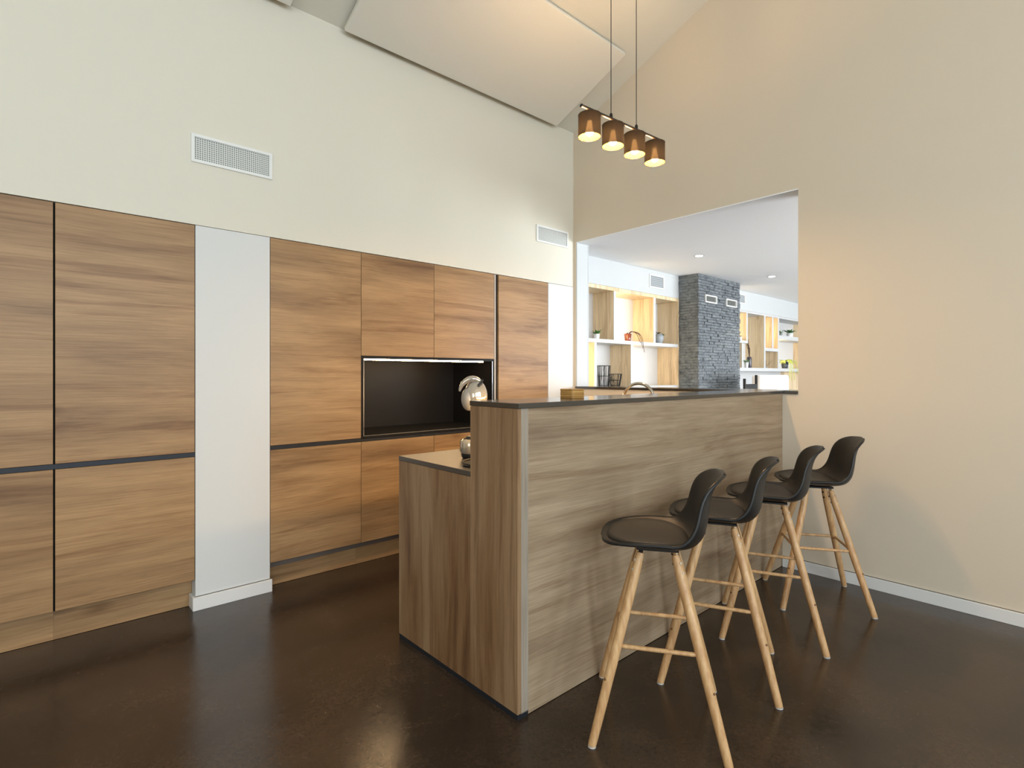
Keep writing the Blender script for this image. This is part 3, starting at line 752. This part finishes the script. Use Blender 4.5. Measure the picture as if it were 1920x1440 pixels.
# chimney clad in split slate
t = thing('chimney', (6.63, 3.6, 0), 'tall grey split-slate chimney breast between the two bookcases', 'chimney')
CX0, CX1, CY = 6.083, 7.188, 3.357
B(CX0 + .02, CX1 - .02, CY + .02, 3.628, 0, 2.543).build('core', 'stone', t)
rnd = random.Random(5)
vent_holes = [(6.234, 6.522, 2.203, 2.300), (6.779, 7.070, 2.200, 2.299)]
ch = 1.372 / 40
meshes = []
def stone_mesh():
    v = []; L_, H_, D_ = .5, .5, 1.0
    for y in (0, 1):
        for z in (-.5, .5):
            for x in (-.5, .5):
                v.append((x * (1 if y else .97), (-.5 if not y else .5) + (rnd.uniform(-.09, .09) if not y else 0), z * (1 if y else .93)))
    me = bpy.data.meshes.new('stone'); me.from_pydata(v, [], [(0, 1, 3, 2), (4, 6, 7, 5), (0, 4, 5, 1), (2, 3, 7, 6), (0, 2, 6, 4), (1, 5, 7, 3)]); me.materials.append(M['stone'])
    return me
for i in range(9): meshes.append(stone_mesh())
count = 0; rest = MB()
def place_stone(x0, x1, z0, z1, front):
    global count
    for a, b_, c_, d in vent_holes:
        if x1 > a and x0 < b_ and z1 > c_ and z0 < d:
            if x0 < a - .02: x1 = a - .001
            elif x1 > b_ + .02: x0 = b_ + .001
            else: return
    p = rnd.uniform(.013, .024)
    if front and count < 296:
        o = bpy.data.objects.new('stone', rnd.choice(meshes)); COL.objects.link(o); o.parent = t
        o.location = Vector(((x0 + x1) / 2, CY + .03 - (p + .01) / 2 - .002, (z0 + z1) / 2)) - root_loc(t)
        o.scale = (x1 - x0 - .0015, p + .01, z1 - z0 - .0025); count += 1
    else: rest.box(x0 + .0007, x1 - .0007, CY + .021 - p, CY + .03, z0 + .001, z1 - .0015)
for j in range(40 + 34):
    z1 = 2.543 - j * ch; z0 = z1 - ch; x = CX0
    while x < CX1 - 1e-4:
        L_ = rnd.choice((.11, .14, .16, .19, .22)); x1 = min(CX1, x + L_)
        if CX1 - x1 < .06: x1 = CX1
        place_stone(x, x1, max(z0, 0), z1, j < 40); x = x1
    y = CY + .022
    while y < 3.628 - 1e-4:
        y1 = min(3.628, y + rnd.choice((.08, .12, .15))); y1 = 3.628 if 3.628 - y1 < .04 else y1
        p = rnd.uniform(.003, .016); rest.box(CX0 + .02 - p - .004, CX0 + .025, y + .0006, y1 - .0006, max(z0, 0) + .001, z1 - .0015); y = y1
tag(rest.build('stone_cladding', 'stone', t), kind='stuff')
for a, b_, c_, d in vent_holes:
    vent(a, b_, CY + .012, c_, d, 'small white framed vent on the slate chimney, %s one' % ('left' if a < 6.5 else 'right'), fw=.015, cell=.016, d=.026, gm='vent_dark')

# downlights
for x, y, lb in ((5.205, 2.865, 'recessed downlight nearer the pass-through in the white ceiling'), (6.983, 2.852, 'recessed downlight farther away, right of the slate chimney')):
    t = thing('downlight', (x, y, 2.545), lb, 'light', 'recessed ceiling downlights')
    MB().lathe([(.040, -.001), (.046, -.004), (.050, -.001)], (x, y, 2.545), 28, cap=False).build('ring', 'alu_light', t)
    MB().lathe([(.001, -.0032), (.039, -.0032), (.039, -.0012), (.001, -.0012)], (x, y, 2.545), 28).build('lens', 'spot', t)
    d = bpy.data.lights.new('downlight', 'SPOT'); d.energy = 25; d.spot_size = 1.5; d.color = (1, .9, .78); d.shadow_soft_size = .03
    o = bpy.data.objects.new('downlight_light', d); COL.objects.link(o); o.location = (x, y, 2.535)

# ---------------------------------------------------------------- plants and small things on the shelves
rp = random.Random(11)
def pot(t, x, y, z, r0, r1, h, m):
    return MB().lathe([(r0 * .9, 0), (r0, .004), (r1, h), (r1 * .88, h), (r1 * .84, h - .012), (.002, h - .012)], (x, y, z), 20).build('pot', m, t)
def blades(t, x, y, z, n, ln, up, wid, m, name='leaves', droop=.3):
    b = MB(); zf = t.location.z + .004
    for i in range(n):
        a = 2 * math.pi * (i + rp.random() * .7) / n; d = Vector((math.cos(a), math.sin(a), 0)); sd = Vector((-d.y, d.x, 0))
        L_ = ln * rp.uniform(.7, 1.1); u_ = up * rp.uniform(.6, 1.2); v = []; K_ = 5
        for k in range(K_ + 1):
            q = k / K_; c_ = Vector((x, y, z)) + d * (L_ * q) + Vector((0, 0, u_ * L_ * (q - droop * q * q * 1.6)))
            w_ = wid * math.sin(math.pi * min(1, .12 + q * .88)) + .0006
            for e_ in (c_ - sd * w_, c_ + sd * w_):
                v.append(Vector((e_.x, min(e_.y, YBK - .012), e_.z if (e_.y < YF - .005 or e_.z > zf) else zf)))
        b.add(v, [(2 * k, 2 * k + 1, 2 * k + 3, 2 * k + 2) for k in range(K_)], True)
    return b.build(name, m, t)
def plant(x, y, z, r0, r1, h, pm, lm, label, n=14, ln=.09, up=1.1, wid=.008, droop=.3):
    t = thing('potted_plant', (x, y, z), label, 'plant', 'plants on the living room shelves')
    pot(t, x, y, z, r0, r1, h, pm); blades(t, x, y, z + h - .012, n, ln, up, wid, lm, droop=droop)
    return t
def px_at(px, Y):   # metres along the shelf for a column of the photograph (used once, to set out the shelf)
    k = (px - 960) / 1007; return (.6686 + .7436 * k) / (.7436 - .6686 * k) * Y
plant(px_at(1118.5, 3.74), 3.74, 1.6852, .028, .036, .062, 'pot_white', 'leaf', 'small green plant in a white pot on the left bay of the upper shelf', 16, .085, 1.2, .009)
x = px_at(1177, 3.72)
t = thing('potted_plant', (x, 3.72, 1.6852), 'trailing brown-green plant in a shiny terracotta pot in the lit bay', 'plant', 'plants on the living room shelves')
pot(t, x, 3.72, 1.6852, .032, .045, .088, 'terracotta')
for dx, ln_, dr in ((.10, .16, .13), (.13, .12, .20), (.06, .10, .04)):
    pts = [(x + .01, 3.72, 1.765), (x + dx * .35, 3.69, 1.80), (x + dx * .8, 3.64, 1.78), (x + dx, 3.612, 1.72), (x + dx + .02, 3.608, 1.70 - dr * .35), (x + dx + .035, 3.606, 1.70 - dr * .7)]
    MB().tube(spline(pts, 16), [.0045] * 8 + [.003] * 8, 6).build('vine', 'twig', t)
blades(t, x, 3.72, 1.765, 7, .05, .8, .007, 'dry')
x = px_at(1234.5, 3.72)
t = thing('potted_plant', (x - .005, 3.72, 1.6852), 'grey round planter with dark green foliage at the right bay of the upper shelf', 'plant', 'plants on the living room shelves')
MB().lathe([(.03, 0), (.055, .03), (.066, .075), (.05, .12), (.046, .12), (.002, .11)], (x, 3.72, 1.6852), 24).build('pot', 'pot_grey', t)
blades(t, x + .02, 3.71, 1.80, 12, .085, .5, .014, 'leaf', droop=.9)
blades(t, x, 3.72, 1.80, 8, .05, 1.2, .009, 'twig')
# wire baskets
def basket(x, y, z, r0, r1, h, label, n=22):
    t = thing('wire_basket', (x, y, z), label, 'basket', 'black wire baskets on the lower shelf')
    for zz, rr in ((.0038, r0), (h * .5, (r0 + r1) / 2), (h, r1)):
        MB().tube([(x + rr * math.cos(2 * math.pi * k / 28), y + rr * math.sin(2 * math.pi * k / 28), z + zz) for k in range(28)], .0036, 6, closed=True).build('hoop', 'blackmetal', t)
    b = MB()
    for k in range(n):
        a = 2 * math.pi * k / n; a2 = a + rp.choice((-.16, .2, .1, -.22))
        b.tube([(x + r0 * math.cos(a), y + r0 * math.sin(a), z + .002), (x + r1 * math.cos(a2), y + r1 * math.sin(a2), z + h)], .0026, 5, caps=False)
    b.build('wires', 'blackmetal', t)
basket(px_at(1132.5, 3.84), 3.84, 1.1715, .058, .072, .232, 'taller black wire basket standing at the left of the lower lit shelf')
basket(px_at(1153.5, 3.70), 3.70, 1.1715, .050, .073, .138, 'shorter black wire basket in front of the taller one')
# right bookcase
x = px_at(1388.5, 3.74)
plant(px_at(1388, 3.67), 3.67, 1.812, .02, .026, .055, 'pot_white', 'twig', 'tiny twiggy plant just right of the slate chimney', 8, .05, 1.6, .003)
x = px_at(1405, 3.73)
t = thing('vase', (x, 3.73, 1.4083), 'dark vase of tall bare brown sticks on the long right shelf', 'vase')
MB().lathe([(.03, 0), (.034, .01), (.036, .14), (.030, .17), (.024, .172), (.002, .16)], (x, 3.73, 1.4083), 20).build('body', 'vase', t)
b = MB()
for k in range(9):
    a = rp.uniform(-.5, .5); b.tube([(x + rp.uniform(-.01, .01), 3.73, 1.57), (x + a * .05, 3.73 + rp.uniform(-.02, .02), 1.70), (x - .10 + a * .16, 3.73 + rp.uniform(-.03, .03), 1.80 + rp.uniform(.0, .07))], [.004, .003, .0018], 5)
b.build('sticks', 'twig', t)
plant(px_at(1399.5, 3.70), 3.70, 1.4083, .024, .032, .085, 'pot_white', 'leaf_pale', 'pale-leaved plant in a white pot beside the dark vase', 14, .11, .9, .010)
plant(px_at(1436, 3.75), 3.75, 1.4083, .015, .02, .03, 'pot_grey', 'dry', 'sparse thin twig plant in the low bay of the right bookcase', 5, .14, 1.2, .0025, .2)
plant(px_at(1464, 3.74), 3.74, 1.9533, .022, .028, .05, 'pot_grey', 'leaf_pale', 'small upright succulent at the left end of the top right shelf', 9, .06, 2.0, .009)
plant(px_at(1481, 3.72), 3.72, 1.9533, .045, .055, .075, 'pot_white', 'leaf', 'bushy bright green plant in a white pot on the top right shelf', 30, .14, .9, .014)
x = px_at(1471.5, 3.72)
t = thing('potted_plant', (x, 3.72, 1.4083), 'lime green trailing spider plant in a dark blue pot on the right shelf', 'plant', 'plants on the living room shelves')
pot(t, x, 3.72, 1.4083, .045, .062, .115, 'pot_dark')
blades(t, x, 3.72, 1.52, 34, .24, .8, .010, 'leaf_lime', droop=.8)
b = MB()
for dx, dz in ((-.02, .22), (.03, .20), (.12, .20), (-.06, .17)):
    sp_ = spline([(x, 3.72, 1.52), (x + dx, 3.64, 1.56), (x + dx * 1.6, 3.60, 1.46), (x + dx * 2.0, 3.595, 1.42 - dz * .5), (x + dx * 2.6, 3.59, 1.42 - dz)], 14)
    b.tube(sp_, .0045, 5)
b.build('runners', 'leaf_lime', t)
# chairs at the living room table: only their backs show above the sill
def chair(x, y, rz, w_, zt, m, label, arms, lw=.03):
    t = thing('armchair' if arms else 'high_back_chair', (x, y, 0), label, 'chair', rz=rz)
    for sx in (-1, 1):
        for sy in (-1, 1): B(sx * (w_ / 2 - .02) - .015, sx * (w_ / 2 - .02) + .015, sy * .2 - .015, sy * .2 + .015, 0, .42).build('leg', 'blackmetal', t, world=False)
    B(-w_ / 2, w_ / 2, -.24, .24, .42, .50).build('seat', m, t, world=False, bevel=.02)
    return t
t = chair(6.83, 3.0, 0, .86, 1.3, 'fabric_white', 'white upholstered high-backed chair whose back top shows above the sill', False)
q = MB(); q.prism([(-.415, .50), (.415, .50), (.415, 1.298), (-.415, 1.298)], 'y', -.26, -.14)
q.build('backrest', 'fabric_white', t, world=False, bevel=.03, seg=4)
t = chair(5.62, 2.70, 0, .30, 1.2, 'blackmetal', 'black metal chair frame rising just above the sill right of the chimney', True)
q = MB(); q.box(-.15, -.13, -.2, -.175, .5, 1.262); q.box(.125, .145, -.2, -.175, .5, 1.299); q.box(-.13, .125, -.2, -.175, 1.13, 1.205)
q.build('backrest', 'blackmetal', t, world=False, bevel=.003, seg=1)
